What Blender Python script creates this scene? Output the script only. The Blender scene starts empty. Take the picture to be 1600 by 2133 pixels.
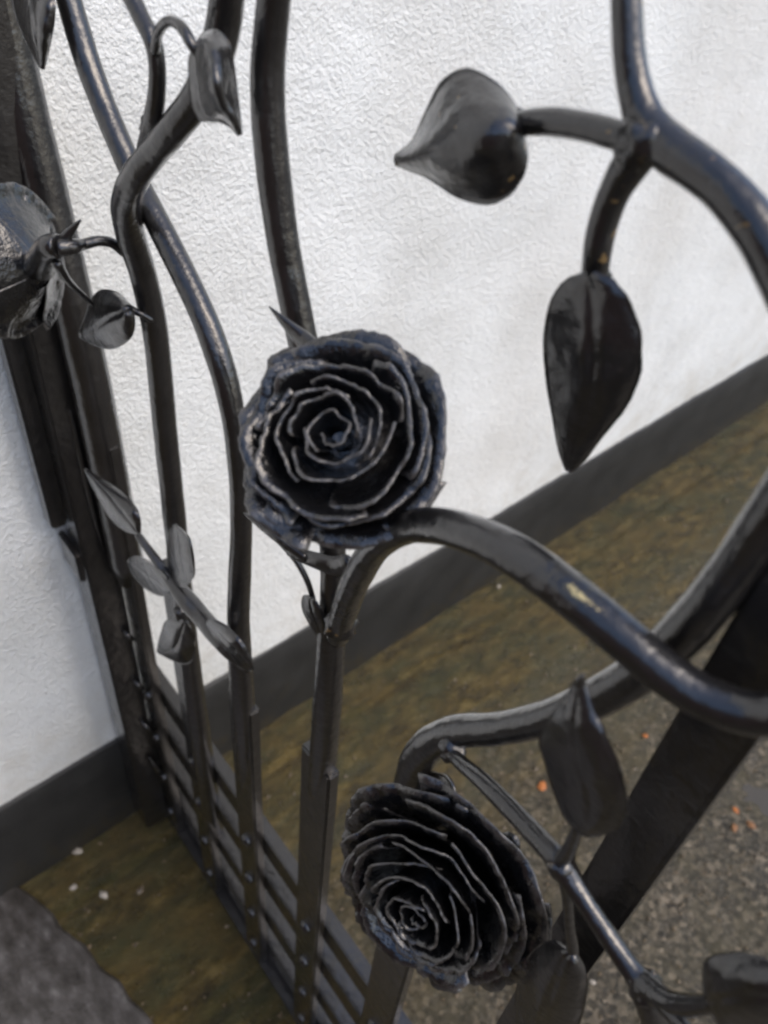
import bpy, bmesh, math, random
import numpy as np
from mathutils import Vector, Matrix, noise
random.seed(7); rng = np.random.default_rng(7)
scene = bpy.context.scene
COL = scene.collection

# ------------------------------------------------------------------ camera
# world axes: X runs along the gate away from the wall, Y through the gate to
# the yard behind it, Z up; the origin is the foot of the gate at the wall.
CAM = Vector((0.6424, -0.1933, 1.2))
RIGHT = Vector((0.62393, 0.77684, 0.08504))
UP = Vector((-0.56927, 0.37725, 0.73049))
BACK = Vector((0.53539, -0.50419, 0.67761))
FPX = 1700.0
cam_d = bpy.data.cameras.new('camera')
cam = bpy.data.objects.new('camera', cam_d); COL.objects.link(cam)
m = Matrix.Identity(4)
for i in range(3):
    m[i][0], m[i][1], m[i][2], m[i][3] = RIGHT[i], UP[i], BACK[i], CAM[i]
cam.matrix_world = m
cam_d.sensor_fit = 'VERTICAL'; cam_d.sensor_height = 36.0
cam_d.lens = 36.0 * FPX / 2133.0
cam_d.clip_start = 0.01; cam_d.clip_end = 400
cam_d.dof.use_dof = True; cam_d.dof.focus_distance = 0.47; cam_d.dof.aperture_fstop = 8.5
scene.camera = cam
scene.cycles.filter_width = 2.6

# ------------------------------------------------------------------ sky, sun, exposure
SUN_DIR = Vector((0.88, 0.30, 1.20)).normalized()
world = bpy.data.worlds.new('World'); scene.world = world; world.use_nodes = True
nt = world.node_tree; nt.nodes.clear()
sky = nt.nodes.new('ShaderNodeTexSky'); sky.sky_type = 'NISHITA'; sky.sun_disc = False
sky.sun_elevation = math.asin(SUN_DIR.z)
sky.sun_rotation = math.atan2(SUN_DIR.x, SUN_DIR.y)
sky.dust_density = 3.0; sky.air_density = 1.0
hs = nt.nodes.new('ShaderNodeHueSaturation'); hs.inputs['Saturation'].default_value = 1.12
bg = nt.nodes.new('ShaderNodeBackground'); bg.inputs['Strength'].default_value = 0.15
wo = nt.nodes.new('ShaderNodeOutputWorld')
nt.links.new(sky.outputs[0], hs.inputs['Color']); nt.links.new(hs.outputs[0], bg.inputs[0]); nt.links.new(bg.outputs[0], wo.inputs[0])
sd = bpy.data.lights.new('sun', 'SUN'); sd.energy = 0.55; sd.angle = math.radians(45); sd.color = (1, 0.94, 0.86)
sun = bpy.data.objects.new('sun', sd); COL.objects.link(sun)
sun.rotation_euler = SUN_DIR.to_track_quat('Z', 'Y').to_euler()
sun.location = (2, 2, 5)
scene.view_settings.view_transform = 'Standard'; scene.view_settings.look = 'None'
scene.view_settings.exposure = 0.80; scene.view_settings.gamma = 1.0

# ------------------------------------------------------------------ helpers
def ray(px, py):
    return (RIGHT * (px - 800) - UP * (py - 1066.5) - BACK * FPX).normalized()

def at(px, py, n=0.0):
    """point seen at a photo pixel that lies n metres in front of the gate plane (y = 0)"""
    d = ray(px, py); return CAM + d * ((-n - CAM.y) / d.y)

def depth(p): return (p - CAM).dot(-BACK)

def on_ground(px, py, z=0.0):
    d = ray(px, py); return CAM + d * ((z - CAM.z) / d.z)

def mesh_obj(name, verts, faces, mat, parent=None, smooth=True):
    me = bpy.data.meshes.new(name)
    me.from_pydata([tuple(v) for v in verts], [], faces); me.update()
    if smooth: me.polygons.foreach_set('use_smooth', [True] * len(me.polygons))
    me.materials.append(mat)
    o = bpy.data.objects.new(name, me); COL.objects.link(o)
    if parent is not None: o.parent = parent
    return o

def bm_obj(name, bm, mat, parent=None, smooth=False):
    bmesh.ops.recalc_face_normals(bm, faces=bm.faces[:])
    me = bpy.data.meshes.new(name); bm.to_mesh(me); bm.free()
    if smooth: me.polygons.foreach_set('use_smooth', [True] * len(me.polygons))
    me.materials.append(mat)
    o = bpy.data.objects.new(name, me); COL.objects.link(o)
    if parent is not None: o.parent = parent
    return o

def tag(o, label=None, cat=None, group=None, kind=None):
    if label: o['label'] = label
    if cat: o['category'] = cat
    if group: o['group'] = group
    if kind: o['kind'] = kind
    return o

def empty(name, loc):
    o = bpy.data.objects.new(name, None); COL.objects.link(o); o.location = loc; o.empty_display_size = 0.05
    return o

def catmull(pts, sub):
    """pts: list of equal-length float lists"""
    P = [np.array(p, float) for p in pts]
    P = [2 * P[0] - P[1]] + P + [2 * P[-1] - P[-2]]
    out = []
    for i in range(1, len(P) - 2):
        for k in range(sub):
            t = k / sub
            a, b, c, d = P[i - 1:i + 3]
            out.append(0.5 * (2 * b + (c - a) * t + (2 * a - 5 * b + 4 * c - d) * t * t + (3 * b - a - 3 * c + d) * t ** 3))
    out.append(P[-2]); return np.array(out)

def box_bm(bm, x0, x1, y0, y1, z0, z1, bev=0.0):
    vs = [bm.verts.new(p) for p in ((x0, y0, z0), (x1, y0, z0), (x1, y1, z0), (x0, y1, z0), (x0, y0, z1), (x1, y0, z1), (x1, y1, z1), (x0, y1, z1))]
    fs = [bm.faces.new([vs[i] for i in q]) for q in ((0, 3, 2, 1), (4, 5, 6, 7), (0, 1, 5, 4), (1, 2, 6, 5), (2, 3, 7, 6), (3, 0, 4, 7))]
    if bev > 0:
        es = {e for f in fs for e in f.edges}
        bmesh.ops.bevel(bm, geom=list(es), offset=bev, segments=2, affect='EDGES')

def tube_world(name, pts, rad, mat, parent, sub=6, seg=14, rough=0.035, flat=1.0):
    """hammered round bar through world points with a radius at each"""
    C = catmull([[*p, r] for p, r in zip(pts, rad)], sub)
    V, F = [], []
    N = len(C); u = None
    for i in range(N):
        p = Vector(C[i, :3]); t = Vector(C[min(i + 1, N - 1), :3]) - Vector(C[max(i - 1, 0), :3]); t.normalize()
        if u is None:
            u = t.cross(Vector((0.3, 1, 0.2))).normalized()
        u = (u - t * u.dot(t)).normalized(); w = t.cross(u)
        r = C[i, 3]
        if i == 0 or i == N - 1: r *= 0.86
        for k in range(seg):
            a = 2 * math.pi * k / seg
            d = u * math.cos(a) + w * math.sin(a) * flat
            q = p + d * r
            rr = 1 + rough * noise.noise(q * 70) + rough * 0.8 * noise.noise(q * 25)
            V.append(p + d * r * rr)
    for i in range(N - 1):
        for k in range(seg):
            F.append((i * seg + k, i * seg + (k + 1) % seg, (i + 1) * seg + (k + 1) % seg, (i + 1) * seg + k))
    F.append(tuple(range(seg - 1, -1, -1))); F.append(tuple((N - 1) * seg + k for k in range(seg)))
    return mesh_obj(name, V, F, mat, parent)

def tube(name, pts, mat, parent, **kw):
    """pts: (photo x, photo y, metres in front of the gate plane, apparent width in photo pixels)"""
    P = [at(x, y, n) for x, y, n, w in pts]
    R = [0.5 * w * depth(p) / FPX for p, (x, y, n, w) in zip(P, pts)]
    return tube_world(name, P, R, mat, parent, **kw)

def resample(pts, n):
    C = catmull(pts, 12)
    d = np.concatenate([[0], np.cumsum(np.linalg.norm(np.diff(C[:, :2], axis=0), axis=1))])
    t = np.linspace(0, d[-1], n)
    return np.stack([np.interp(t, d, C[:, k]) for k in range(C.shape[1])], 1)

def leaf(name, left, right, mat, parent, n0=0.0, n1=0.0, tilt=0.0, bulge=0.006, fold=0.0, th=0.0022, ns=26, nc=21, shift=0.5):
    """forged leaf: two edges from base to tip (photo px), its own distance at base (n0) and tip (n1),
    tilt = how much farther forward the right edge stands, bulge/fold = cupping towards the viewer"""
    L = resample(left, ns); R = resample(right, ns)
    V = []
    grid = np.zeros((ns, nc, 3))
    for i in range(ns):
        t = i / (ns - 1); n = n0 + (n1 - n0) * t
        env = math.sin(math.pi * min(1, max(0, t * 0.94 + 0.03)))
        for k in range(nc):
            u = k / (nc - 1)
            x = L[i][0] * (1 - u) + R[i][0] * u; y = L[i][1] * (1 - u) + R[i][1] * u
            uu = 2 * u - 1
            m_ = 2 * shift - 1
            b = bulge * (1 - uu * uu) * env + fold * max(0, 1 - abs(uu - m_) / (1 - abs(m_)) ) * env
            nn = n + tilt * (u - 0.5) * env + b + 0.0013 * noise.noise(Vector((x * .02, y * .02, n0 * 50))) + 0.0005 * noise.noise(Vector((x * .06, y * .06, n0 * 50))) - 0.0009 * math.exp(-((uu - m_) / 0.10) ** 2) * env
            grid[i, k] = at(x, y, nn)
    # normals
    du = np.gradient(grid, axis=0); dv = np.gradient(grid, axis=1)
    N = np.cross(du, dv); N /= (np.linalg.norm(N, axis=2, keepdims=True) + 1e-9)
    thk = np.full((ns, nc), th)
    A = grid + N * thk[..., None] * 0.5; B = grid - N * thk[..., None] * 0.5
    V = np.concatenate([A.reshape(-1, 3), B.reshape(-1, 3)]); o = ns * nc
    F = []
    for i in range(ns - 1):
        for k in range(nc - 1):
            a, b, c, d = i * nc + k, i * nc + k + 1, (i + 1) * nc + k + 1, (i + 1) * nc + k
            F.append((a, b, c, d)); F.append((o + d, o + c, o + b, o + a))
    edge = [(i, 0) for i in range(ns)] + [(ns - 1, k) for k in range(1, nc)] + [(i, nc - 1) for i in range(ns - 2, -1, -1)] + [(0, k) for k in range(nc - 2, 0, -1)]
    for j in range(len(edge)):
        a = edge[j][0] * nc + edge[j][1]; q = edge[(j + 1) % len(edge)]; b = q[0] * nc + q[1]
        F.append((a, o + a, o + b, b))
    return mesh_obj(name, V, F, mat, parent)

# ------------------------------------------------------------------ materials
def new_mat(name):
    mt = bpy.data.materials.new(name); mt.use_nodes = True
    t = mt.node_tree; t.nodes.clear()
    out = t.nodes.new('ShaderNodeOutputMaterial'); b = t.nodes.new('ShaderNodeBsdfPrincipled')
    t.links.new(b.outputs[0], out.inputs[0]); return mt, t, b

def N(t, kind, **kw):
    n = t.nodes.new(kind)
    for k, v in kw.items():
        if hasattr(n, k): setattr(n, k, v)
        else: n.inputs[k.replace('_', ' ')].default_value = v
    return n

def noise_n(t, scale, detail=4, rough=0.6, vec=None):
    n = t.nodes.new('ShaderNodeTexNoise'); n.inputs['Scale'].default_value = scale
    n.inputs['Detail'].default_value = detail; n.inputs['Roughness'].default_value = rough
    if vec is not None: t.links.new(vec, n.inputs['Vector'])
    return n

def ramp(t, src, stops):
    r = t.nodes.new('ShaderNodeValToRGB'); t.links.new(src, r.inputs[0])
    e = r.color_ramp.elements
    while len(e) < len(stops): e.new(0.5)
    for el, (p, c) in zip(e, stops):
        el.position = p; el.color = (*c, 1) if len(c) == 3 else c
    return r

def mix(t, fac, a, b, blend='MIX'):
    n = t.nodes.new('ShaderNodeMix'); n.data_type = 'RGBA'; n.blend_type = blend
    for s, v in ((n.inputs[0], fac), (n.inputs[6], a), (n.inputs[7], b)):
        if hasattr(v, 'is_linked'): t.links.new(v, s)
        elif isinstance(v, (int, float)): s.default_value = v
        else: s.default_value = (*v, 1)
    return n.outputs[2]

def bump(t, b, h, strength, dist):
    n = t.nodes.new('ShaderNodeBump'); n.inputs['Strength'].default_value = strength; n.inputs['Distance'].default_value = dist
    t.links.new(h, n.inputs['Height']); t.links.new(n.outputs[0], b.inputs['Normal']); return n

def geo_pos(t):
    return t.nodes.new('ShaderNodeNewGeometry').outputs['Position']

def iron_mat(name, col, rough, speck=0.0, wear=None, bstr=0.35, rim=0.0, coat=0.16):
    mt, t, b = new_mat(name); pos = geo_pos(t)
    n1 = noise_n(t, 38, 5, 0.65, pos)
    c = ramp(t, n1.outputs[0], [(0.3, tuple(v * 0.75 for v in col)), (0.7, tuple(v * 1.3 for v in col))]).outputs[0]
    n2 = noise_n(t, 260, 3, 0.6, pos)
    met = None
    if speck > 0:      # flecks where the paint has chipped to the old gilt coat
        n3 = noise_n(t, 150, 2, 0.5, pos)
        s = ramp(t, n3.outputs[0], [(0.70 - speck, (0, 0, 0)), (0.74 - speck, (1, 1, 1))]).outputs[0]
        c = mix(t, s, c, (0.24, 0.15, 0.055))
    if wear is not None:   # paint rubbed through to brassy metal in a broken line along the crest
        pa, pb = wear; ctr = (pa + pb) / 2; ln_ = (pb - pa).length; d_ = (pb - pa).normalized()
        mp = N(t, 'ShaderNodeVectorMath', operation='SUBTRACT'); t.links.new(pos, mp.inputs[0]); mp.inputs[1].default_value = tuple(ctr)
        dt = N(t, 'ShaderNodeVectorMath', operation='DOT_PRODUCT'); t.links.new(mp.outputs[0], dt.inputs[0]); dt.inputs[1].default_value = tuple(d_)
        cr = N(t, 'ShaderNodeVectorMath', operation='CROSS_PRODUCT'); t.links.new(mp.outputs[0], cr.inputs[0]); cr.inputs[1].default_value = tuple(d_)
        ln = N(t, 'ShaderNodeVectorMath', operation='LENGTH'); t.links.new(cr.outputs[0], ln.inputs[0])
        ab = N(t, 'ShaderNodeMath', operation='ABSOLUTE'); t.links.new(dt.outputs['Value'], ab.inputs[0])
        m1 = N(t, 'ShaderNodeMapRange'); t.links.new(ab.outputs[0], m1.inputs[0]); m1.inputs[1].default_value = ln_ * 0.3; m1.inputs[2].default_value = ln_ * 0.55; m1.inputs[3].default_value = 0.0; m1.inputs[4].default_value = -0.5
        m2 = N(t, 'ShaderNodeMapRange'); t.links.new(ln.outputs['Value'], m2.inputs[0]); m2.inputs[1].default_value = 0.0; m2.inputs[2].default_value = 0.0056; m2.inputs[3].default_value = 0.22; m2.inputs[4].default_value = -0.5
        n4 = noise_n(t, 420, 6, 0.85, pos)
        ad = N(t, 'ShaderNodeMath', operation='ADD'); t.links.new(m1.outputs[0], ad.inputs[0]); t.links.new(m2.outputs[0], ad.inputs[1])
        ae = N(t, 'ShaderNodeMath', operation='ADD'); t.links.new(ad.outputs[0], ae.inputs[0]); t.links.new(n4.outputs[0], ae.inputs[1])
        s = ramp(t, ae.outputs[0], [(0.515, (0, 0, 0)), (0.59, (1.0,) * 3)]).outputs[0]
        c = mix(t, s, c, (0.95, 0.74, 0.34)); t.links.new(s, b.inputs['Metallic'])
        inv = N(t, 'ShaderNodeMath', operation='SUBTRACT'); inv.inputs[0].default_value = 1.0; t.links.new(s, inv.inputs[1]); t.links.new(inv.outputs[0], b.inputs['Coat Weight'])
    if rim > 0:        # light grey put into the raised edges to imitate rim glints
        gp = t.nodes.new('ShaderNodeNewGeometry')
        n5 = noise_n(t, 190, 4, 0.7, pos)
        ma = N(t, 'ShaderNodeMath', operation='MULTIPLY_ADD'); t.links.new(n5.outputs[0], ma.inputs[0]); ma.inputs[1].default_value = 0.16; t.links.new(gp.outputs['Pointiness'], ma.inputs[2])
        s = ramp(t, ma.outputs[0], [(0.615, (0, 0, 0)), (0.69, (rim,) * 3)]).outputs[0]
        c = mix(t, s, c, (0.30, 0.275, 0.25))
    t.links.new(c, b.inputs['Base Color'])
    r = ramp(t, n1.outputs[0], [(0.25, (rough - 0.08,) * 3), (0.75, (rough + 0.12,) * 3)]).outputs[0]
    t.links.new(r, b.inputs['Roughness'])
    b.inputs['Specular IOR Level'].default_value = 0.22
    b.inputs['Coat Weight'].default_value = 1.0; b.inputs['Coat Roughness'].default_value = coat; b.inputs['Coat IOR'].default_value = 1.64
    vo = noise_n(t, 85, 1, 0.5, pos)
    h = N(t, 'ShaderNodeMath', operation='MULTIPLY_ADD'); t.links.new(n1.outputs[0], h.inputs[0]); h.inputs[1].default_value = 2.0; t.links.new(n2.outputs[0], h.inputs[2])
    h2 = N(t, 'ShaderNodeMath', operation='MULTIPLY_ADD'); t.links.new(vo.outputs[0], h2.inputs[0]); h2.inputs[1].default_value = 1.6; t.links.new(h.outputs[0], h2.inputs[2])
    bp = bump(t, b, h2.outputs[0], bstr, 0.0011); t.links.new(bp.outputs[0], b.inputs['Coat Normal'])
    return mt

IRON = iron_mat('charcoal_iron_paint', (0.0105, 0.0095, 0.0092), 0.34)
IRON_SPECK = iron_mat('charcoal_iron_paint_chipped', (0.0105, 0.0095, 0.0092), 0.34, speck=0.03)
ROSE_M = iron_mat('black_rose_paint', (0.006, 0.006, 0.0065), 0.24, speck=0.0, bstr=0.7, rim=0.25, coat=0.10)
_a, _b = at(1140, 1186, .031), at(1390, 1370, .027)
_a = _a + (CAM - _a).normalized() * .0075; _b = _b + (CAM - _b).normalized() * .0075
BRANCH_M = iron_mat('worn_branch_paint', (0.0095, 0.0088, 0.0088), 0.30, wear=(_a, _b), coat=0.13)

# wall
mt, t, b = new_mat('white_masonry_paint'); WALL_M = mt; pos = geo_pos(t)
n1 = noise_n(t, 5.5, 5, 0.6, pos); n2 = noise_n(t, 190, 3, 0.55, pos); n3 = noise_n(t, 380, 3, 0.6, pos); n4 = noise_n(t, 2.2, 3, 0.5, pos)
c = ramp(t, n1.outputs[0], [(0.32, (0.67, 0.685, 0.665)), (0.6, (0.775, 0.80, 0.79))]).outputs[0]
c = mix(t, ramp(t, n4.outputs[0], [(0.45, (0, 0, 0)), (0.75, (0.35,) * 3)]).outputs[0], c, (0.62, 0.59, 0.53))
sz = N(t, 'ShaderNodeSeparateXYZ'); t.links.new(pos, sz.inputs[0]); n6 = noise_n(t, 16, 6, 0.7, pos)
md = N(t, 'ShaderNodeMapRange'); t.links.new(sz.outputs['Z'], md.inputs[0]); md.inputs[1].default_value = 0.19; md.inputs[2].default_value = 0.42; md.inputs[3].default_value = 0.16; md.inputs[4].default_value = -0.1
ma = N(t, 'ShaderNodeMath', operation='ADD'); t.links.new(md.outputs[0], ma.inputs[0]); t.links.new(n6.outputs[0], ma.inputs[1])
c = mix(t, ramp(t, ma.outputs[0], [(0.56, (0, 0, 0)), (0.82, (0.5,) * 3)]).outputs[0], c, (0.50, 0.47, 0.40))   # rain splash
t.links.new(c, b.inputs['Base Color']); b.inputs['Roughness'].default_value = 0.75
h = N(t, 'ShaderNodeMath', operation='MULTIPLY_ADD'); t.links.new(n3.outputs[0], h.inputs[0]); h.inputs[1].default_value = 0.4; t.links.new(n2.outputs[0], h.inputs[2])
bump(t, b, h.outputs[0], 0.75, 0.0040)

mt, t, b = new_mat('black_plinth_paint'); PLINTH_M = mt; pos = geo_pos(t)
n1 = noise_n(t, 14, 5, 0.6, pos); n2 = noise_n(t, 180, 3, 0.6, pos)
t.links.new(ramp(t, n1.outputs[0], [(0.3, (0.009, 0.009, 0.0085)), (0.75, (0.022, 0.022, 0.021))]).outputs[0], b.inputs['Base Color'])
pc = b.inputs['Base Color'].links[0].from_socket; sz = N(t, 'ShaderNodeSeparateXYZ'); t.links.new(pos, sz.inputs[0]); n6 = noise_n(t, 30, 7, 0.75, pos)
md = N(t, 'ShaderNodeMapRange'); t.links.new(sz.outputs['Z'], md.inputs[0]); md.inputs[1].default_value = 0.0; md.inputs[2].default_value = 0.12; md.inputs[3].default_value = 0.14; md.inputs[4].default_value = -0.1
ma = N(t, 'ShaderNodeMath', operation='ADD'); t.links.new(md.outputs[0], ma.inputs[0]); t.links.new(n6.outputs[0], ma.inputs[1])
t.links.new(mix(t, ramp(t, ma.outputs[0], [(0.56, (0, 0, 0)), (0.74, (0.8,) * 3)]).outputs[0], pc, (0.026, 0.021, 0.011)), b.inputs['Base Color'])   # mud splash
b.inputs['Roughness'].default_value = 0.6; bump(t, b, n2.outputs[0], 0.4, 0.002)

# ground: wet concrete, moss-stained along the wall
mt, t, b = new_mat('wet_mossy_concrete'); GROUND_M = mt; pos = geo_pos(t)
sx = N(t, 'ShaderNodeSeparateXYZ'); t.links.new(pos, sx.inputs[0])
st = N(t, 'ShaderNodeMapping'); t.links.new(pos, st.inputs[0]); st.inputs['Scale'].default_value = (1.0, 0.36, 1.0); st.inputs['Rotation'].default_value = (0, 0, 0.05)
nA = noise_n(t, 7, 6, 0.65, pos); nB = noise_n(t, 60, 8, 0.72, st.outputs[0]); nC = noise_n(t, 330, 3, 0.7, pos); nD = noise_n(t, 17, 6, 0.65, st.outputs[0])
nE = noise_n(t, 150, 6, 0.75, pos)
v1 = t.nodes.new('ShaderNodeTexVoronoi'); v1.inputs['Scale'].default_value = 130; v1.inputs['Randomness'].default_value = 1; t.links.new(pos, v1.inputs['Vector'])
moss = ramp(t, nB.outputs[0], [(0.30, (0.016, 0.012, 0.004)), (0.42, (0.038, 0.027, 0.006)), (0.53, (0.075, 0.053, 0.012)), (0.66, (0.15, 0.110, 0.036))]).outputs[0]
moss = mix(t, ramp(t, nD.outputs[0], [(0.42, (0, 0, 0)), (0.62, (0.85,) * 3)]).outputs[0], moss, mix(t, nB.outputs[0], (0.012, 0.013, 0.003), (0.060, 0.062, 0.022)))
moss = mix(t, ramp(t, nA.outputs[0], [(0.50, (0, 0, 0)), (0.68, (0.6,) * 3)]).outputs[0], moss, mix(t, nE.outputs[0], (0.03, 0.018, 0.004), (0.18, 0.125, 0.035)))
conc = ramp(t, nE.outputs[0], [(0.38, (0.008, 0.007, 0.005)), (0.48, (0.042, 0.036, 0.027)), (0.55, (0.085, 0.075, 0.058)), (0.64, (0.27, 0.24, 0.19))]).outputs[0]
peb = ramp(t, v1.outputs['Color'], [(0.2, (0.012, 0.010, 0.008)), (0.5, (0.065, 0.054, 0.038)), (0.72, (0.16, 0.13, 0.09)), (0.9, (0.34, 0.28, 0.2))]).outputs[0]
conc = mix(t, 0.55, conc, peb)
conc = mix(t, ramp(t, nA.outputs[0], [(0.38, (0, 0, 0)), (0.66, (0.7,) * 3)]).outputs[0], conc, mix(t, nB.outputs[0], (0.018, 0.015, 0.006), (0.10, 0.085, 0.040)))
# moss grows in the strip beside the wall and on the near side of the gate
mx = N(t, 'ShaderNodeMath', operation='MULTIPLY_ADD'); t.links.new(nD.outputs[0], mx.inputs[0]); mx.inputs[1].default_value = 0.42; t.links.new(sx.outputs['X'], mx.inputs[2])
my = N(t, 'ShaderNodeMapRange'); t.links.new(sx.outputs['Y'], my.inputs[0]); my.inputs[1].default_value = -0.02; my.inputs[2].default_value = 0.03; my.inputs[3].default_value = -0.35; my.inputs[4].default_value = 0.0
ms = N(t, 'ShaderNodeMath', operation='ADD'); t.links.new(mx.outputs[0], ms.inputs[0]); t.links.new(my.outputs[0], ms.inputs[1])
mr = N(t, 'ShaderNodeMapRange'); t.links.new(ms.outputs[0], mr.inputs[0]); mr.inputs[1].default_value = 0.34; mr.inputs[2].default_value = 0.72; mr.inputs[3].default_value = 0.0; mr.inputs[4].default_value = 1.0
c = mix(t, mr.outputs[0], moss, conc)
t.links.new(c, b.inputs['Base Color'])
t.links.new(ramp(t, nA.outputs[0], [(0.38, (0.15,) * 3), (0.62, (0.42,) * 3)]).outputs[0], b.inputs['Roughness'])
h = N(t, 'ShaderNodeMath', operation='MULTIPLY_ADD'); t.links.new(nE.outputs[0], h.inputs[0]); h.inputs[1].default_value = 0.8; t.links.new(nB.outputs[0], h.inputs[2])
bump(t, b, h.outputs[0], 0.8, 0.008)
b.inputs['Specular IOR Level'].default_value = 0.38

mt, t, b = new_mat('grey_slate'); SLATE_M = mt; pos = geo_pos(t)
mp = N(t, 'ShaderNodeMapping'); t.links.new(pos, mp.inputs[0]); mp.inputs['Scale'].default_value = (1, 2.0, 1); mp.inputs['Rotation'].default_value = (0, 0, -0.35)
n1 = noise_n(t, 28, 6, 0.7, mp.outputs[0]); n2 = noise_n(t, 220, 3, 0.6, pos)
t.links.new(ramp(t, n1.outputs[0], [(0.32, (0.022, 0.019, 0.016)), (0.46, (0.045, 0.041, 0.037)), (0.58, (0.075, 0.070, 0.067)), (0.74, (0.16, 0.155, 0.15))]).outputs[0], b.inputs['Base Color'])
b.inputs['Roughness'].default_value = 0.38; h = N(t, 'ShaderNodeMath', operation='ADD'); t.links.new(n1.outputs[0], h.inputs[0]); t.links.new(n2.outputs[0], h.inputs[1])
bump(t, b, h.outputs[0], 0.35, 0.004)

def plain(name, col, rough, var=0.3):
    mt, t, b = new_mat(name); n = noise_n(t, 160, 4, 0.6, geo_pos(t))
    t.links.new(ramp(t, n.outputs[0], [(0.3, tuple(v * (1 - var) for v in col)), (0.7, tuple(v * (1 + var) for v in col))]).outputs[0], b.inputs['Base Color'])
    b.inputs['Roughness'].default_value = rough; bump(t, b, n.outputs[0], 0.3, 0.001); return mt
ORANGE_M = plain('orange_dead_leaf', (0.36, 0.115, 0.02), 0.5)
BROWN_M = plain('brown_dead_leaf', (0.20, 0.09, 0.03), 0.5)
PALE_M = plain('pale_stone', (0.34, 0.31, 0.26), 0.5)
GRIT_M, t, b = new_mat('grit'); n = noise_n(t, 240, 2, 0.5, geo_pos(t))
t.links.new(ramp(t, n.outputs[0], [(0.30, (0.02, 0.017, 0.013)), (0.45, (0.09, 0.075, 0.05)), (0.58, (0.15, 0.10, 0.05)), (0.68, (0.30, 0.27, 0.22)), (0.76, (0.34, 0.13, 0.03))]).outputs[0], b.inputs['Base Color']); b.inputs['Roughness'].default_value = 0.4
WATER_M, t, b = new_mat('rain_water')
b.inputs['Base Color'].default_value = (0.07, 0.064, 0.053, 1); b.inputs['Roughness'].default_value = 0.10; b.inputs['IOR'].default_value = 1.33
n = noise_n(t, 60, 3, 0.5, geo_pos(t)); bump(t, b, n.outputs[0], 0.15, 0.002)

# ------------------------------------------------------------------ ground
def gz(x, y):
    d = 0.0
    v = Vector((x, y, 0))
    d += 0.004 * noise.noise(v * 6) + 0.0022 * noise.noise(v * 22) + 0.0012 * noise.noise(v * 70)
    # fall towards the drip line beside the wall
    d -= 0.007 * math.exp(-((x - 0.66) ** 2 + (y - 0.83) ** 2) / 0.0121)   # shallow dip that holds the puddle
    w_ = x + 0.039 * y + 0.006 * noise.noise(Vector((0, y * 5, 7)))
    d -= 0.004 * math.exp(-((w_ - 0.075) / 0.006) ** 2) + 0.003 * math.exp(-((w_ - 0.31) / 0.008) ** 2)   # joints parallel to the wall
    return d - 0.004
xs = np.unique(np.concatenate([[-0.4, -0.15], np.linspace(-0.06, 1.3, 230), [1.6, 2.2, 4, 10, 40, 160]]))
ys = np.unique(np.concatenate([[-160, -40, -10, -4, -2, -1.1], np.linspace(-0.7, 2.3, 420), [2.6, 3.2, 5, 12, 40, 160]]))
V = []; F = []
for x in xs:
    for y in ys:
        near = (-0.1 < x < 1.35 and -0.75 < y < 2.35)
        V.append((x - 0.039 * y * 0, y, gz(x, y) if near else -0.004))
ny = len(ys)
for i in range(len(xs) - 1):
    for j in range(ny - 1):
        F.append((i * ny + j, (i + 1) * ny + j, (i + 1) * ny + j + 1, i * ny + j + 1))
g = mesh_obj('ground', V, F, GROUND_M); tag(g, 'wet mossy concrete ground below the gate', kind='structure')

# wall frame: the wall runs at 2 degrees off square to the gate
WD = Vector((-0.03902, 0.99924, 0)); WN = Vector((0.99924, 0.03902, 0))
def wallp(u, z, out=0.0):
    p = WD * u + WN * out; return Vector((p.x, p.y, z))

wall = empty('rendered_wall', (0, 0, 0)); tag(wall, 'rough white rendered wall with black painted plinth behind the gate', 'wall')
# plaster with its own uneven relief
us = np.concatenate([[-6, -2, -1], np.linspace(-0.5, 2.3, 640), [3, 5, 9]]); zs = np.concatenate([np.linspace(0.188, 1.25, 250), [1.6, 2.6]])
V = []; F = []
for u in us:
    for z in zs:
        q = Vector((u, z, 0.3))
        d = 0.0030 * noise.noise(q * 9) + 0.0006 * noise.noise(q * 40) + 0.0006 * noise.noise(q * 120)
        V.append(wallp(u, z, d - 0.004))
nz = len(zs)
for i in range(len(us) - 1):
    for j in range(nz - 1):
        F.append((i * nz + j, (i + 1) * nz + j, (i + 1) * nz + j + 1, i * nz + j + 1))
# body behind the face
o = len(V); u0, u1 = us[0], us[-1]
for (u, z, w) in ((u0, 0.19, -0.012), (u1, 0.19, -0.012), (u1, 2.6, -0.012), (u0, 2.6, -0.012), (u0, 0.19, -0.25), (u1, 0.19, -0.25), (u1, 2.6, -0.25), (u0, 2.6, -0.25)):
    V.append(wallp(u, z, w))
F += [(o + 4, o + 7, o + 6, o + 5), (o + 3, o + 2, o + 6, o + 7), (o, o + 3, o + 7, o + 4), (o + 1, o + 5, o + 6, o + 2), (o, o + 1, o + 2, o + 3)]
mesh_obj('plaster', V, F, WALL_M, wall)
def wall_box(name, ua, ub, za, zb, o0, o1, mat, bev):
    bm = bmesh.new(); box_bm(bm, o0, o1, ua, ub, za, zb, bev)
    for v in bm.verts: v.co = wallp(v.co.y, v.co.z, v.co.x)
    return bm_obj(name, bm, mat, wall)
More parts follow.
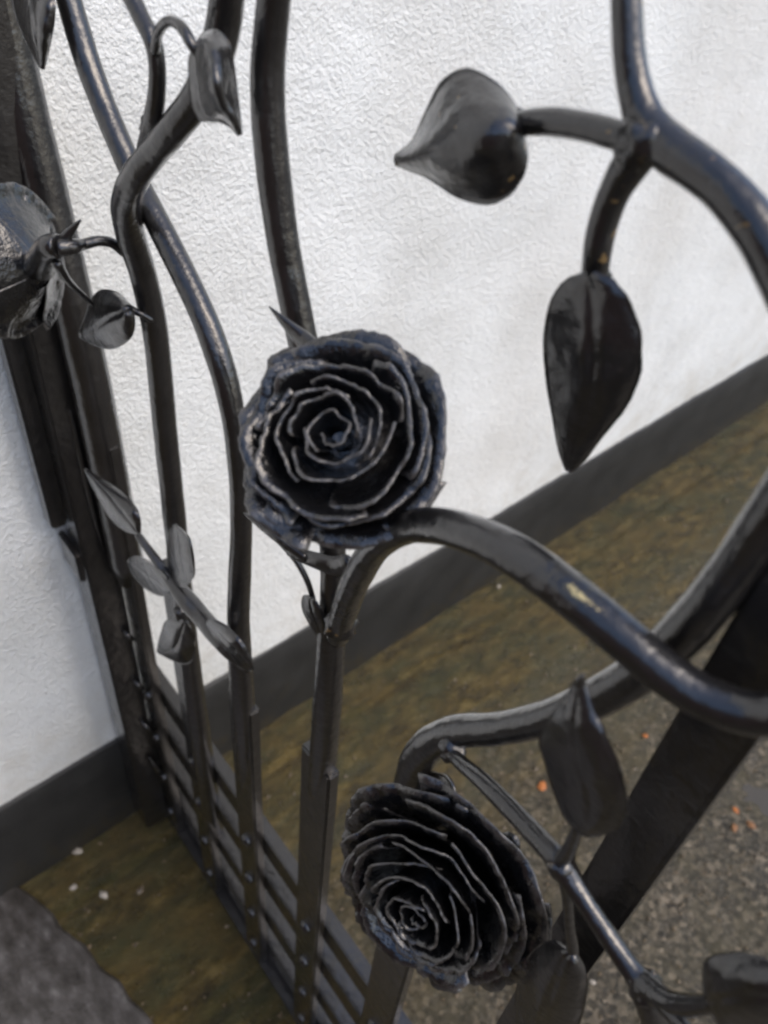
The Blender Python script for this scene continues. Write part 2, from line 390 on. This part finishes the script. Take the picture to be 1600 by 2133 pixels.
# plinth: slightly uneven face and brushed top edge
V = []; F = []; pu = np.concatenate([[-6, -1], np.linspace(-0.5, 2.3, 400), [3, 9]])
for u in pu:
    e_ = 0.0016 * noise.noise(Vector((u * 9, 1, 0))) + 0.0012 * noise.noise(Vector((u * 40, 2, 0)))
    f_ = 0.0012 * noise.noise(Vector((u * 6, 5, 0)))
    for z, o_ in ((-0.05, 0.002 + f_), (0.06, 0.002 + f_), (0.13, 0.0016 + f_), (0.191 + e_, 0.0012 + f_), (0.1945 + e_, -0.0012), (0.195 + e_, -0.02), (0.195, -0.25)):
        V.append(wallp(u, z, o_))
for i in range(len(pu) - 1):
    for k in range(6): F.append((i * 7 + k, (i + 1) * 7 + k, (i + 1) * 7 + k + 1, i * 7 + k + 1))
mesh_obj('plinth', V, F, PLINTH_M, wall)

# unseen brick wall on the near side, added to darken reflections on the gate
bw = empty('added_blocker_wall', (0, -2.1, 0)); tag(bw, 'unseen dark brick wall with coping, added to darken reflections on the gate', 'wall')
BRICK_M, t, b = new_mat('dark_brick'); bk = t.nodes.new('ShaderNodeTexBrick'); bk.inputs['Scale'].default_value = 4.4
bk.inputs['Color1'].default_value = (0.16, 0.075, 0.05, 1); bk.inputs['Color2'].default_value = (0.10, 0.05, 0.04, 1); bk.inputs['Mortar'].default_value = (0.16, 0.15, 0.13, 1)
mp = N(t, 'ShaderNodeMapping'); t.links.new(geo_pos(t), mp.inputs[0]); mp.inputs['Rotation'].default_value = (math.radians(90), 0, 0)
t.links.new(mp.outputs[0], bk.inputs['Vector']); t.links.new(bk.outputs[0], b.inputs['Base Color']); b.inputs['Roughness'].default_value = 0.85
for nm, a in (('brickwork', (0.06, 4.2, -0.11, 0.11, -0.02, 1.75)), ('coping', (0.06, 4.25, -0.15, 0.15, 1.753, 1.83)), ('pier', (4.21, 4.6, -0.2, 0.2, -0.02, 2.0))):
    bm = bmesh.new(); box_bm(bm, *a, 0.006); bm_obj(nm, bm, BRICK_M, bw)

# slate paving on the near side of the gate
A = on_ground(60, 1860); B_ = on_ground(103, 1906); C_ = on_ground(200, 2005); D_ = on_ground(312, 2131)
edge = resample([[A.x - .05, A.y - .03], [A.x, A.y], [B_.x, B_.y], [C_.x, C_.y], [D_.x, D_.y], [D_.x + .1, D_.y + .01], [D_.x + .3, D_.y - .02]], 60)
V = []; F = []
for i, (x, y) in enumerate(edge):
    j = 0.0015 * noise.noise(Vector((x * 140, y * 90, 1))) + 0.008 * noise.noise(Vector((x * 26, y * 11, 4)))
    for k, (dy, z) in enumerate(((0.006, -0.012), (0.0, 0.003), (-0.004, 0.0045), (-0.10, 0.005), (-0.25, 0.004), (-0.6, 0.004))):
        V.append((x + 0.02 * dy, y + j * (k < 3) + dy, z + 0.0012 * noise.noise(Vector((x * 40, (y + dy) * 40, 2)))))
for i in range(len(edge) - 1):
    for k in range(5):
        F.append((i * 6 + k, i * 6 + k + 1, (i + 1) * 6 + k + 1, (i + 1) * 6 + k))
s = mesh_obj('paving', V, F, SLATE_M); tag(s, 'grey slate paving edge in front of the gate', kind='structure')

# puddle: a level sheet of water standing in the dip, its shore where the ground rises through it
V = [(0.66, 0.83, -0.0085)] + [(0.66 + 0.2 * math.cos(2 * math.pi * k / 48), 0.83 + 0.2 * math.sin(2 * math.pi * k / 48), -0.0085) for k in range(48)]
p = mesh_obj('puddle', V, [(0, 1 + k, 1 + (k + 1) % 48) for k in range(48)], WATER_M, smooth=False); tag(p, 'shallow rain puddle on the ground behind the gate', kind='structure')

# ------------------------------------------------------------------ gate
gate = empty('iron_gate', (0, 0, 0)); tag(gate, 'charcoal wrought iron gate with roses, leaves, curling stems and riveted bars', 'gate')

BAR_S = [0.060, 0.171, 0.284, 0.394, 0.503]
RAIL_Z = [0.342, 0.248, 0.148, 0.050]
STRIP_TOP = [0.735, 0.66, 0.60, 0.655, 0.60]
HW = 0.018; TH = 0.011
def rivet_mesh():
    bm = bmesh.new()
    prof = [(0.0076, 0.0), (0.0074, 0.0018), (0.0060, 0.0040), (0.0030, 0.0054)]
    rings = []
    for r, h_ in prof:
        rings.append([bm.verts.new((r * math.cos(2 * math.pi * k / 10), -h_, r * math.sin(2 * math.pi * k / 10))) for k in range(10)])
    for a, b2 in zip(rings, rings[1:]):
        for k in range(10): bm.faces.new((a[k], a[(k + 1) % 10], b2[(k + 1) % 10], b2[k]))
    bm.faces.new(rings[-1])
    bmesh.ops.recalc_face_normals(bm, faces=bm.faces[:])
    me = bpy.data.meshes.new('rivet'); bm.to_mesh(me); bm.free(); me.materials.append(IRON)
    me.polygons.foreach_set('use_smooth', [True] * len(me.polygons)); return me
RIV = rivet_mesh()
for i, s in enumerate(BAR_S):
    bm = bmesh.new(); box_bm(bm, s - HW, s + HW, 0.0, TH, 0.0125, STRIP_TOP[i], 0.0018)
    bar = bm_obj('bar', bm, IRON, gate)
    for z in RAIL_Z:
        r = bpy.data.objects.new('rivet', RIV); COL.objects.link(r); r.parent = bar; r.location = (s, 0.0004, z)
RD = 0.014; RH = 0.040
for z in RAIL_Z:
    bm = bmesh.new(); box_bm(bm, 0.012, 1.2, TH + 0.0005, TH + RD, z - RH / 2, z + RH / 2, 0.0015)
    bm_obj('rail', bm, IRON, gate)
bm = bmesh.new(); box_bm(bm, 0.004, 1.2, -0.001, 0.050, 0.003, 0.0122, 0.0015)
bm_obj('bottom_rail', bm, IRON, gate)
# the plain upright nearest the viewer
bm = bmesh.new(); box_bm(bm, 0.594, 0.619, 0.0, 0.012, 0.0125, 1.35, 0.002); bm_obj('bar', bm, IRON, gate)

ST = lambda pts, name='stem', mat=IRON, **k: tube(name, pts, mat, gate, **k)
# stem rising from each riveted bar
tube_world('stem', [Vector((0.060, 0.004, 0.55)), Vector((0.060, 0.003, 0.72)), Vector((0.058, 0.001, 0.85)), Vector((0.045, 0.0, 0.95)), Vector((0.030, 0.0, 1.05)), Vector((0.015, 0, 1.2))], [0.017, 0.017, 0.0165, 0.016, 0.0155, 0.015], IRON, gate)
ST([(450, 1760, -.016, 38), (433, 1640, -.006, 42), (415, 1520, 0, 44), (398, 1400, 0, 44), (386, 1300, 0, 44), (376, 1200, 0, 44), (361, 1050, 0, 48), (343, 880, 0, 50), (325, 700, 0, 54), (300, 580, .004, 56), (272, 490, .012, 62), (263, 425, .018, 62), (280, 372, .02, 62), (320, 318, .016, 62), (368, 262, .012, 66), (410, 205, .008, 68), (445, 130, .004, 72), (466, 50, 0, 74), (478, -60, 0, 74)])
ST([(524, 1700, -.018, 44), (514, 1560, -.005, 50), (503, 1420, 0, 50), (497, 1300, 0, 48), (500, 1190, 0, 48), (503, 1080, 0, 46), (494, 930, 0, 48), (472, 800, 0, 54), (432, 680, 0, 56), (382, 570, 0, 54), (332, 470, 0, 54), (290, 390, 0, 52), (250, 300, 0, 52), (212, 210, 0, 52), (178, 115, 0, 54), (148, 15, 0, 54), (118, -90, 0, 54)])
ST([(660, 1740, -.020, 52), (672, 1600, -.007, 60), (684, 1440, 0, 62), (690, 1320, 0, 58), (694, 1200, 0, 54), (688, 1060, -.004, 58), (660, 850, -.006, 62), (620, 660, -.004, 66), (586, 480, -.002, 70), (564, 300, 0, 73), (558, 150, 0, 73), (570, 10, 0, 73), (586, -90, 0, 74)])
ST([(806, 2010, -.016, 54), (831, 1840, -.005, 64), (846, 1720, 0, 70), (856, 1630, 0, 72), (880, 1566, 0, 74), (940, 1527, 0, 72), (1040, 1518, 0, 72), (1140, 1496, 0, 78), (1240, 1455, 0, 84), (1340, 1395, 0, 92), (1430, 1310, 0, 98), (1510, 1215, 0, 102), (1590, 1100, 0, 106), (1690, 950, 0, 112)])
# the thick branch that leaves the fourth upright
ST([(702, 1330, .004, 50), (722, 1260, .010, 58), (748, 1195, .016, 62), (788, 1135, .022, 66), (850, 1098, .027, 72), (930, 1098, .030, 80), (1020, 1128, .032, 86), (1110, 1182, .032, 92), (1200, 1248, .031, 96), (1290, 1322, .029, 98), (1385, 1400, .026, 98), (1480, 1458, .022, 98), (1590, 1488, .018, 96), (1740, 1470, .014, 96)], 'branch', BRANCH_M, sub=8, seg=20)
# top right joint
J = -0.03
ST([(1304, -80, J, 66), (1306, 30, J, 66), (1312, 120, J, 68), (1326, 200, J, 74), (1350, 262, J, 86), (1395, 310, J, 94), (1455, 352, J, 94), (1515, 402, J, 96), (1565, 462, J, 100), (1610, 535, J, 104), (1660, 640, J, 106)], 'branch', IRON_SPECK, sub=8, seg=18)
ST([(1350, 300, J, 70), (1290, 283, J, 62), (1220, 264, J, 60), (1150, 254, J, 58), (1090, 256, J, 52), (1045, 268, J - .002, 44)], 'twig', IRON_SPECK, seg=16)
ST([(1345, 300, J, 84), (1310, 348, J, 80), (1280, 400, J, 68), (1258, 460, J, 64), (1245, 520, J, 60), (1238, 580, J - .003, 54), (1236, 620, J - .004, 36)], 'twig', IRON_SPECK, seg=16)
lf = leaf('leaf', [(1225, 572), (1180, 585), (1150, 630), (1137, 700), (1140, 780), (1155, 870), (1168, 940), (1182, 978)], [(1240, 572), (1285, 590), (1318, 640), (1335, 700), (1332, 780), (1300, 850), (1255, 905), (1215, 960), (1190, 982)], IRON, gate, n0=J + .004, n1=J - .006, tilt=-.006, bulge=.006)
lf['label'] = 'long pendant leaf hanging from the upper right joint'
lf = leaf('leaf', [(1082, 262), (1070, 225), (1040, 186), (1005, 160), (968, 148), (925, 172), (893, 232), (862, 298), (826, 326)], [(1084, 268), (1092, 310), (1090, 362), (1062, 408), (1010, 425), (950, 405), (895, 368), (850, 350), (826, 340)], IRON_SPECK, gate, n0=J - .002, n1=J + .008, tilt=.004, bulge=.004, fold=.012, th=.0026, shift=.48)
lf['label'] = 'heart-shaped leaf pointing left from the upper right joint'

def weld(px, py, n, wpx, mat=None):
    p = at(px, py, n); r = 0.5 * wpx * depth(p) / FPX
    bm = bmesh.new(); bmesh.ops.create_icosphere(bm, subdivisions=3, radius=1)
    for v in bm.verts:
        d = 1 + .35 * noise.noise(v.co * 2.2 + p * 90) + .2 * noise.noise(v.co * 5 + p * 40); v.co = v.co * d * r + p
    return bm_obj('weld', bm, mat or IRON_SPECK, gate, True)
for a in ((1338, 292, J + .003, 96), (1318, 318, J + .003, 74), (1078, 258, J - .002, 60), (1238, 578, J - .003, 62), (710, 1300, .006, 66), (1168, 1800, .028, 62), (318, 262, .014, 50), (945, 1560, .006, 60), (1345, 2058, .028, 70)):
    weld(*a)
# twigs and leaves of the upper left
ST([(300, 322, .012, 36), (318, 250, .016, 40), (327, 190, .016, 38), (327, 130, .016, 36), (318, 85, .016, 38), (296, 40, .016, 38), (262, -30, .016, 40)], 'twig')
ST([(322, 110, .018, 22), (330, 68, .020, 22), (352, 44, .022, 22), (378, 56, .024, 24), (398, 90, .024, 24), (416, 120, .022, 18)], 'twig')
leaf('leaf', [(412, 92), (398, 120), (398, 170), (405, 225), (425, 252), (455, 250), (480, 262), (498, 280)], [(425, 74), (450, 66), (472, 90), (482, 130), (490, 190), (496, 240), (500, 280)], IRON, gate, n0=.022, n1=.018, tilt=-.008, bulge=.002, fold=.012, shift=.6)
leaf('leaf', [(40, -60), (28, -10), (38, 40), (62, 95), (86, 140)], [(80, -60), (110, -10), (112, 30), (104, 80), (90, 142)], IRON, gate, n0=.01, n1=.02, bulge=.006)
ST([(58, -150, .0, 26), (60, -90, .006, 24), (62, -40, .012, 18)], 'twig')
# twig and leaf by the second stem
ST([(318, 668, .004, 14), (295, 655, .010, 14), (275, 645, .014, 16), (255, 628, .018, 12)], 'twig')
leaf('leaf', [(270, 636), (245, 612), (212, 606), (190, 628), (180, 660), (166, 692)], [(276, 648), (278, 680), (268, 708), (235, 725), (200, 718), (168, 702)], IRON, gate, n0=.016, n1=.022, tilt=.006, bulge=.008)
ST([(262, 528, .010, 22), (235, 507, .018, 22), (205, 502, .026, 22), (175, 509, .034, 24), (150, 514, .042, 34), (118, 516, .050, 36)], 'twig')
ST([(128, 512, .046, 30), (142, 488, .042, 22), (168, 458, .036, 5)], 'thorn')
ST([(118, 545, .050, 22), (140, 582, .044, 16), (165, 608, .036, 13), (192, 634, .026, 11)], 'twig')

# creeping twig with leaves low on the second and third stem
ST([(522, 1398, .012, 20), (490, 1362, .015, 40), (455, 1325, .018, 44), (420, 1285, .018, 42), (388, 1248, .020, 42), (355, 1208, .022, 26), (322, 1162, .024, 20), (286, 1112, .026, 16)], 'twig')
leaf('leaf', [(288, 1112), (262, 1105), (232, 1080), (208, 1040), (190, 1005), (178, 978)], [(291, 1108), (293, 1080), (278, 1050), (250, 1022), (215, 1000), (179, 978)], IRON, gate, n0=.026, n1=.030, tilt=-.010, bulge=.004)
leaf('leaf', [(352, 1236), (335, 1240), (305, 1225), (278, 1196), (268, 1172)], [(358, 1222), (345, 1195), (315, 1172), (285, 1158), (268, 1166)], IRON, gate, n0=.022, n1=.020, tilt=.008, bulge=.004)
leaf('leaf', [(376, 1222), (358, 1195), (350, 1150), (354, 1110), (364, 1092)], [(390, 1222), (404, 1200), (402, 1160), (392, 1118), (368, 1092)], IRON, gate, n0=.022, n1=.020, tilt=.008, bulge=.004)
leaf('leaf', [(380, 1290), (350, 1290), (338, 1315), (330, 1345), (328, 1356)], [(392, 1296), (406, 1330), (400, 1375), (375, 1380), (332, 1360)], IRON, gate, n0=.018, n1=.014, tilt=-.014, bulge=.004)
leaf('leaf', [(428, 1296), (440, 1330), (470, 1362), (500, 1388), (524, 1396)], [(438, 1288), (470, 1302), (498, 1330), (518, 1362), (527, 1392)], IRON, gate, n0=.022, n1=.018, tilt=.006, bulge=.006)
ST([(372, 1268, .018, 26), (380, 1290, .017, 24), (388, 1305, .016, 12)], 'twig')
# pointed strap lying against the first bar
ST([(108, 700, .012, 44), (130, 790, .013, 44), (152, 880, .014, 44), (175, 980, .014, 42), (196, 1070, .014, 30), (216, 1146, .014, 5)], 'strap', flat=.5)
# thorns on the first bar
for (x0, y0, x1, y1) in ((262, 1318, 240, 1300), (282, 1420, 262, 1404), (300, 1508, 282, 1492), (318, 1590, 305, 1574)):
    ST([(x0 + 12, y0 + 14, .004, 16), (x0 + 6, y0 + 6, .008, 11), (x1 + 6, y1 + 4, .012, 3)], 'thorn')

# lower right twig with leaves
ST([(930, 1560, .004, 26), (962, 1590, .014, 32), (1005, 1626, .020, 38), (1055, 1676, .024, 42), (1105, 1728, .026, 44), (1150, 1776, .028, 48), (1172, 1806, .028, 56), (1195, 1842, .028, 48), (1230, 1895, .028, 42), (1275, 1962, .028, 44), (1312, 2015, .028, 48), (1345, 2052, .028, 58), (1395, 2086, .030, 46), (1450, 2094, .032, 44), (1500, 2086, .034, 34)], 'twig', BRANCH_M, seg=16)
ST([(1160, 1800, .028, 34), (1182, 1775, .030, 32), (1196, 1745, .032, 28), (1204, 1715, .034, 24)], 'twig')
lf = leaf('leaf', [(1212, 1735), (1180, 1700), (1158, 1650), (1140, 1590), (1128, 1540), (1150, 1495), (1185, 1450), (1204, 1412)], [(1222, 1738), (1268, 1732), (1300, 1712), (1308, 1672), (1292, 1600), (1268, 1540), (1238, 1480), (1212, 1412)], IRON, gate, n0=.034, n1=.040, tilt=.004, bulge=.005)
lf['label'] = 'upright leaf crossing in front of the curled stem'
ST([(1206, 1426, .040, 22), (1210, 1414, .041, 20), (1214, 1404, .041, 8)], 'knob')
ST([(1172, 1815, .026, 30), (1182, 1870, .024, 24), (1186, 1930, .022, 24), (1192, 1985, .020, 26), (1180, 2030, .018, 16)], 'twig')
leaf('leaf', [(1190, 1985), (1150, 1960), (1110, 1985), (1080, 2050), (1080, 2130), (1100, 2220)], [(1196, 1985), (1214, 2015), (1222, 2050), (1216, 2100), (1190, 2160), (1120, 2224)], IRON, gate, n0=.020, n1=.012, bulge=.008)
leaf('leaf', [(1474, 2082), (1470, 2040), (1476, 2000), (1510, 1986), (1560, 1988), (1620, 2010), (1690, 2060)], [(1476, 2096), (1500, 2130), (1550, 2160), (1600, 2160), (1650, 2130), (1692, 2070)], IRON, gate, n0=.034, n1=.030, bulge=.006)
ST([(1340, 2052, .028, 60), (1358, 2095, .026, 66), (1372, 2150, .024, 64), (1380, 2220, .022, 60)], 'twig')
ST([(1352, 2062, .030, 34), (1400, 2112, .032, 34), (1450, 2170, .034, 30)], 'twig')

# ------------------------------------------------------------------ roses
def petal(name, parent, mat, frame, R, a0, width, rb, zb, rr, zr, flare, seed, spiral=0.1, lip=0.0, na=44, ntt=12, th=0.00085):
    """one beaten petal: a curved sheet wrapped round the rose axis, its rim thickened and uneven"""
    G = np.zeros((na, ntt, 3))
    for i in range(na):
        u = i / (na - 1); a = a0 + width * (u - 0.5); e = abs(2 * u - 1)
        fall = 1 - 0.42 * e ** 5
        w1 = noise.noise(Vector((math.cos(a) * 1.6, math.sin(a) * 1.6, seed))); w2 = noise.noise(Vector((u * 6, seed * 3.1, 0))); w3 = noise.noise(Vector((u * 24, seed * 1.7, 4)))
        for k in range(ntt):
            t_ = k / (ntt - 1)
            tt = t_ * (0.85 + 0.15 * fall)
            rad = rb + (rr - rb) * (tt ** flare)
            rad *= 1 + spiral * (u - 0.5)
            rad += R * min(1, 0.25 + rr / R * 0.9) * t_ ** 2 * (0.10 * w1 + 0.06 * w2 + 0.024 * w3)
            z = zb + (zr - zb) * (tt ** 0.8) * (0.8 + 0.2 * fall) + R * min(1, 0.3 + rr / R * 0.9) * t_ ** 3 * (0.11 * w2 + 0.045 * w3)
            if lip and t_ > 0.7:
                q = (t_ - 0.7) / 0.3
                rad += R * lip * q * q; z -= R * lip * 0.9 * q * q
            G[i, k] = (rad * math.cos(a), rad * math.sin(a), z)
    du = np.gradient(G, axis=0); dv = np.gradient(G, axis=1)
    Nn = np.cross(du, dv); Nn /= (np.linalg.norm(Nn, axis=2, keepdims=True) + 1e-9)
    tk = np.array([th * (1 + 0.7 * max(0, (k / (ntt - 1) - 0.86) / 0.14)) for k in range(ntt)])
    A = G + Nn * tk[None, :, None] * 0.5; B = G - Nn * tk[None, :, None] * 0.5
    # rounded rim
    rim = G[:, -1] + (G[:, -1] - G[:, -2]) * 0.0
    out = (G[:, -1] - G[:, -2]); out /= (np.linalg.norm(out, axis=1, keepdims=True) + 1e-9)
    rim = G[:, -1] + out * tk[-1] * 0.45
    V = np.concatenate([A.reshape(-1, 3), B.reshape(-1, 3), rim]); o = na * ntt; o2 = 2 * o
    V = [frame @ Vector(v) for v in V]
    F = []
    for i in range(na - 1):
        for k in range(ntt - 1):
            a, b2, c, d = i * ntt + k, i * ntt + k + 1, (i + 1) * ntt + k + 1, (i + 1) * ntt + k
            F.append((a, d, c, b2)); F.append((o + a, o + b2, o + c, o + d))
        e1, e2 = i * ntt + ntt - 1, (i + 1) * ntt + ntt - 1
        F.append((e1, e2, o2 + i + 1, o2 + i)); F.append((o + e2, o + e1, o2 + i, o2 + i + 1))
    for i in (0, na - 1):
        for k in range(ntt - 1):
            a, b2 = i * ntt + k, i * ntt + k + 1
            F.append((a, b2, o + b2, o + a) if i == 0 else (a, o + a, o + b2, b2))
    return mesh_obj(name, V, F, mat, parent)

def rose(px, py, n, wpx, tilt_r, tilt_u, spin, seed, label, face=1.0, loose=False):
    c = at(px, py, n); R = 0.5 * wpx * depth(c) / FPX
    ax = ((CAM - c).normalized() * face + RIGHT * tilt_r + UP * tilt_u).normalized()
    ux = (RIGHT - ax * RIGHT.dot(ax)).normalized(); uy = ax.cross(ux)
    fr = Matrix(((ux.x, uy.x, ax.x, c.x), (ux.y, uy.y, ax.y, c.y), (ux.z, uy.z, ax.z, c.z), (0, 0, 0, 1)))
    # core: the closed cup that carries the petals
    V = []; F = []; prof = [(0.02, -0.62), (0.16, -0.60), (0.30, -0.46), (0.36, -0.30), (0.30, -0.16), (0.08, -0.20), (0.01, -0.21)]
    for r_, z_ in prof:
        for k in range(16):
            a = 2 * math.pi * k / 16; V.append(fr @ Vector((R * r_ * math.cos(a), R * r_ * math.sin(a), R * z_)))
    for i in range(len(prof) - 1):
        for k in range(16): F.append((i * 16 + k, i * 16 + (k + 1) % 16, (i + 1) * 16 + (k + 1) % 16, (i + 1) * 16 + k))
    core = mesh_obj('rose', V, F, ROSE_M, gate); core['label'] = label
    rad = math.radians
    #  (count, width deg, rim r, rim z, base r, base z, flare, spiral, lip)
    L = [(1, 420, 0.12, 0.27, 0.04, -0.2, .6, .8, 0), (2, 230, 0.24, 0.29, 0.09, -0.3, .6, .40, .0), (3, 172, 0.37, 0.27, 0.12, -0.36, .55, .34, .01),
         (3, 165, 0.52, 0.21, 0.16, -0.42, .55, .30, .03), (3, 165, 0.67, 0.14, 0.19, -0.46, .55, .22, .04), (4, 135, 0.82, 0.05, 0.22, -0.50, .6, .20, .05), (4, 140, 0.96, -0.09, 0.26, -0.56, .7, .12, .08)]
    if loose:
        L = [(1, 400, 0.16, 0.25, 0.06, -0.3, .6, .7, 0), (2, 215, 0.31, 0.29, 0.10, -0.36, .6, .42, .0), (3, 168, 0.47, 0.24, 0.14, -0.40, .55, .36, .01),
             (3, 160, 0.70, 0.14, 0.18, -0.44, .55, .24, .03), (3, 150, 0.84, 0.02, 0.22, -0.50, .6, .20, .04), (4, 138, 0.96, -0.10, 0.26, -0.56, .7, .12, .06)]
    for j, (cnt, wd, rr, zr, rb, zb, fl, sp, lip) in enumerate(L):
        for k in range(cnt):
            a = rad(spin + j * 67 + k * 360 / cnt + rng.uniform(-9, 9))
            q = 1 + rng.uniform(-.04, .05)
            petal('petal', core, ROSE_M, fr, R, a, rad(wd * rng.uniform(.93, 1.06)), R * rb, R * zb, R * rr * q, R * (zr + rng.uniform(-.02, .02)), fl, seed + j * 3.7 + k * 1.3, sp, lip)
    return core, fr, R
r1, f1, R1 = rose(702, 910, .034, 440, -.22, .22, 20, 2.0, 'open rose beside the thick branch, facing the viewer', loose=True)
r2, f2, R2 = rose(890, 1874, .040, 476, -.52, -.76, 75, 9.0, 'lower rose under the curled stem, turned down to the left')
r3, f3, R3 = rose(8, 552, .062, 300, -1.0, 0.12, 140, 17.0, 'rose at the left edge seen from behind', face=-.35)
def stalk(core, fr, R, pts, w0, w1):
    P = [fr @ Vector((0, 0, -0.56 * R))] + pts
    return tube_world('stem', P, [w0] + [w1] * len(pts), IRON, gate)
stalk(r1, f1, R1, [f1 @ Vector((0.02, -0.02, -0.85 * R1)), at(676, 1000, -.002)], .009, .008)
stalk(r2, f2, R2, [f2 @ Vector((0.0, 0.012, -0.8 * R2)), at(858, 1650, .0)], .010, .009)
stalk(r3, f3, R3, [at(100, 516, .052), at(125, 514, .048)], .010, .007)
# sepals
def sep(pts, **k): return tube('sepal', pts, IRON, gate, flat=.5, **k)
sep([(690, 760, .010, 60), (640, 715, .012, 60), (600, 678, .016, 38), (560, 638, .020, 5)])
sep([(640, 1165, .014, 40), (590, 1130, .020, 36), (545, 1096, .024, 28), (508, 1068, .028, 8)])
sep([(575, 1118, .016, 30), (615, 1165, .012, 28), (640, 1210, .010, 26), (656, 1262, .008, 22)])
sep([(600, 1148, .016, 30), (660, 1168, .012, 44), (700, 1180, .008, 50), (730, 1170, .008, 40)])
leaf('sepal', [(648, 1242), (634, 1240), (632, 1265), (645, 1295), (668, 1330)], [(656, 1250), (668, 1265), (678, 1290), (680, 1310), (676, 1330)], IRON, gate, n0=.012, n1=.004, bulge=.003)
leaf('sepal', [(880, 1640), (876, 1660), (880, 1690), (905, 1720)], [(900, 1606), (935, 1620), (950, 1665), (940, 1720)], IRON_SPECK, gate, n0=-.004, n1=.004, tilt=.006, bulge=.003)
leaf('sepal', [(1020, 1770), (1010, 1740), (1030, 1742), (1062, 1735)], [(1040, 1800), (1070, 1790), (1082, 1765), (1072, 1738)], IRON, gate, n0=.006, n1=.004, bulge=.003)

# ------------------------------------------------------------------ post at the wall
post = empty('gate_post', (0.03, -0.02, 0)); tag(post, 'dark square iron post against the wall at the left end of the gate', 'post')
def post_box(name, a, bev=.002):
    bm = bmesh.new(); box_bm(bm, *a, bev)
    for v in bm.verts: v.co -= Vector((0.03, -0.02, 0))
    return bm_obj(name, bm, IRON, post)
post_box('upright', (0.006, 0.048, -0.034, -0.001, 0.014, 1.5))
post_box('strap', (0.006, 0.026, -0.050, -0.0345, 0.62, 1.5))
post_box('hinge', (0.006, 0.050, -0.042, -0.0352, 0.56, 0.60))

# ------------------------------------------------------------------ litter on the ground
def lump_mesh(name, mat, sx, sy, sz, seed, sub=1):
    bm = bmesh.new(); bmesh.ops.create_icosphere(bm, subdivisions=sub, radius=1)
    for v in bm.verts:
        d = 1 + .45 * noise.noise(v.co * 1.3 + Vector((seed, 0, 0))); v.co = Vector((v.co.x * sx * d, v.co.y * sy * d, v.co.z * sz * d))
    me = bpy.data.meshes.new(name); bm.to_mesh(me); bm.free(); me.materials.append(mat); return me
def litter(name, px, py, wpx, mat, flat, label, cat, seed, group=None):
    p = on_ground(px, py); r = 0.5 * wpx * depth(p) / FPX
    o = bpy.data.objects.new(name, lump_mesh(name, mat, r, r * .75, r * flat, seed, 2)); COL.objects.link(o)
    o.location = (p.x, p.y, gz(p.x, p.y) + r * flat * .6); o.rotation_euler = (0, 0, seed * 1.7)
    tag(o, label, cat, group); return o
litter('leaf_fragment', 1130, 1637, 22, ORANGE_M, .35, 'bright orange leaf fragment just left of the upright leaf', 'leaf', 1.1)
litter('leaf_fragment', 1346, 1531, 13, ORANGE_M, .4, 'small orange fragment between the upright leaf and the nearest bar', 'leaf', 2.3)
litter('leaf_fragment', 1358, 1622, 16, PALE_M, .4, 'pale tan fragment right of the upright leaf', 'leaf', 2.9)
litter('leaf_fragment', 1568, 1715, 20, BROWN_M, .35, 'orange brown dead leaf beside the puddle at the right edge', 'leaf', 3.7)
litter('leaf_fragment', 1532, 1722, 18, BROWN_M, .3, 'dark brown dead leaf crumb left of the orange brown leaf', 'leaf', 4.9)
litter('leaf_fragment', 1535, 1685, 16, ORANGE_M, .3, 'dull orange leaf crumb at the near end of the puddle', 'leaf', 5.3)
litter('pebble', 162, 1772, 20, PALE_M, .5, 'pale pebble close to the plinth left of the gate', 'pebble', 6.1)
litter('pebble', 215, 1862, 20, PALE_M, .5, 'largest pale pebble on the mossy ground left of the gate', 'pebble', 7.7)
litter('pebble', 152, 1846, 15, PALE_M, .5, 'pale pebble beside the largest one, nearer the slate edge', 'pebble', 8.2)
litter('pebble', 84, 2087, 18, PALE_M, .4, 'white chip lying on the grey slate paving', 'pebble', 9.4)
litter('pebble', 292, 1852, 18, GRIT_M, .5, 'dull pebble on the moss close to the bottom rail', 'pebble', 10.4)
litter('pebble', 1236, 2044, 13, PALE_M, .6, 'small white pebble below the lower right twig', 'pebble', 11.4)
litter('pebble', 1040, 1218, 11, PALE_M, .6, 'tiny white pebble on the moss behind the thick branch', 'pebble', 12.4)
# loose grit: thousands of crumbs as one object
V = []; F = []
base = [Vector(p) for p in ((1, 0, 0), (-.6, .8, 0), (-.5, -.8, .1), (.1, .1, .9), (.05, -.1, -.7))]
tri = ((0, 1, 3), (1, 2, 3), (2, 0, 3), (1, 0, 4), (2, 1, 4), (0, 2, 4))
cnt = 0
while cnt < 14000:
    x = rng.uniform(0.0, 1.2); y = rng.uniform(-.5, 2.0)
    if x + 0.039 * y < 0.012: continue
    dens = 0.25 + 0.75 * min(1, max(0, (x - .05) / .35))
    if rng.random() > dens: continue
    s_ = 0.0008 + 0.0044 * rng.random() ** 5; a = rng.uniform(0, 6.28); ca, sa = math.cos(a), math.sin(a); z = gz(x, y) + s_ * .2
    o = len(V)
    for bq in base:
        qx, qy, qz = bq.x * s_ * rng.uniform(.7, 1.3), bq.y * s_ * rng.uniform(.7, 1.3), bq.z * s_ * .7
        V.append((x + qx * ca - qy * sa, y + qx * sa + qy * ca, z + qz))
    F += [(o + p, o + q, o + r) for p, q, r in tri]; cnt += 1
gr = mesh_obj('grit', V, F, GRIT_M, smooth=False); tag(gr, 'loose grit and crumbs scattered over the ground', 'grit', kind='stuff')
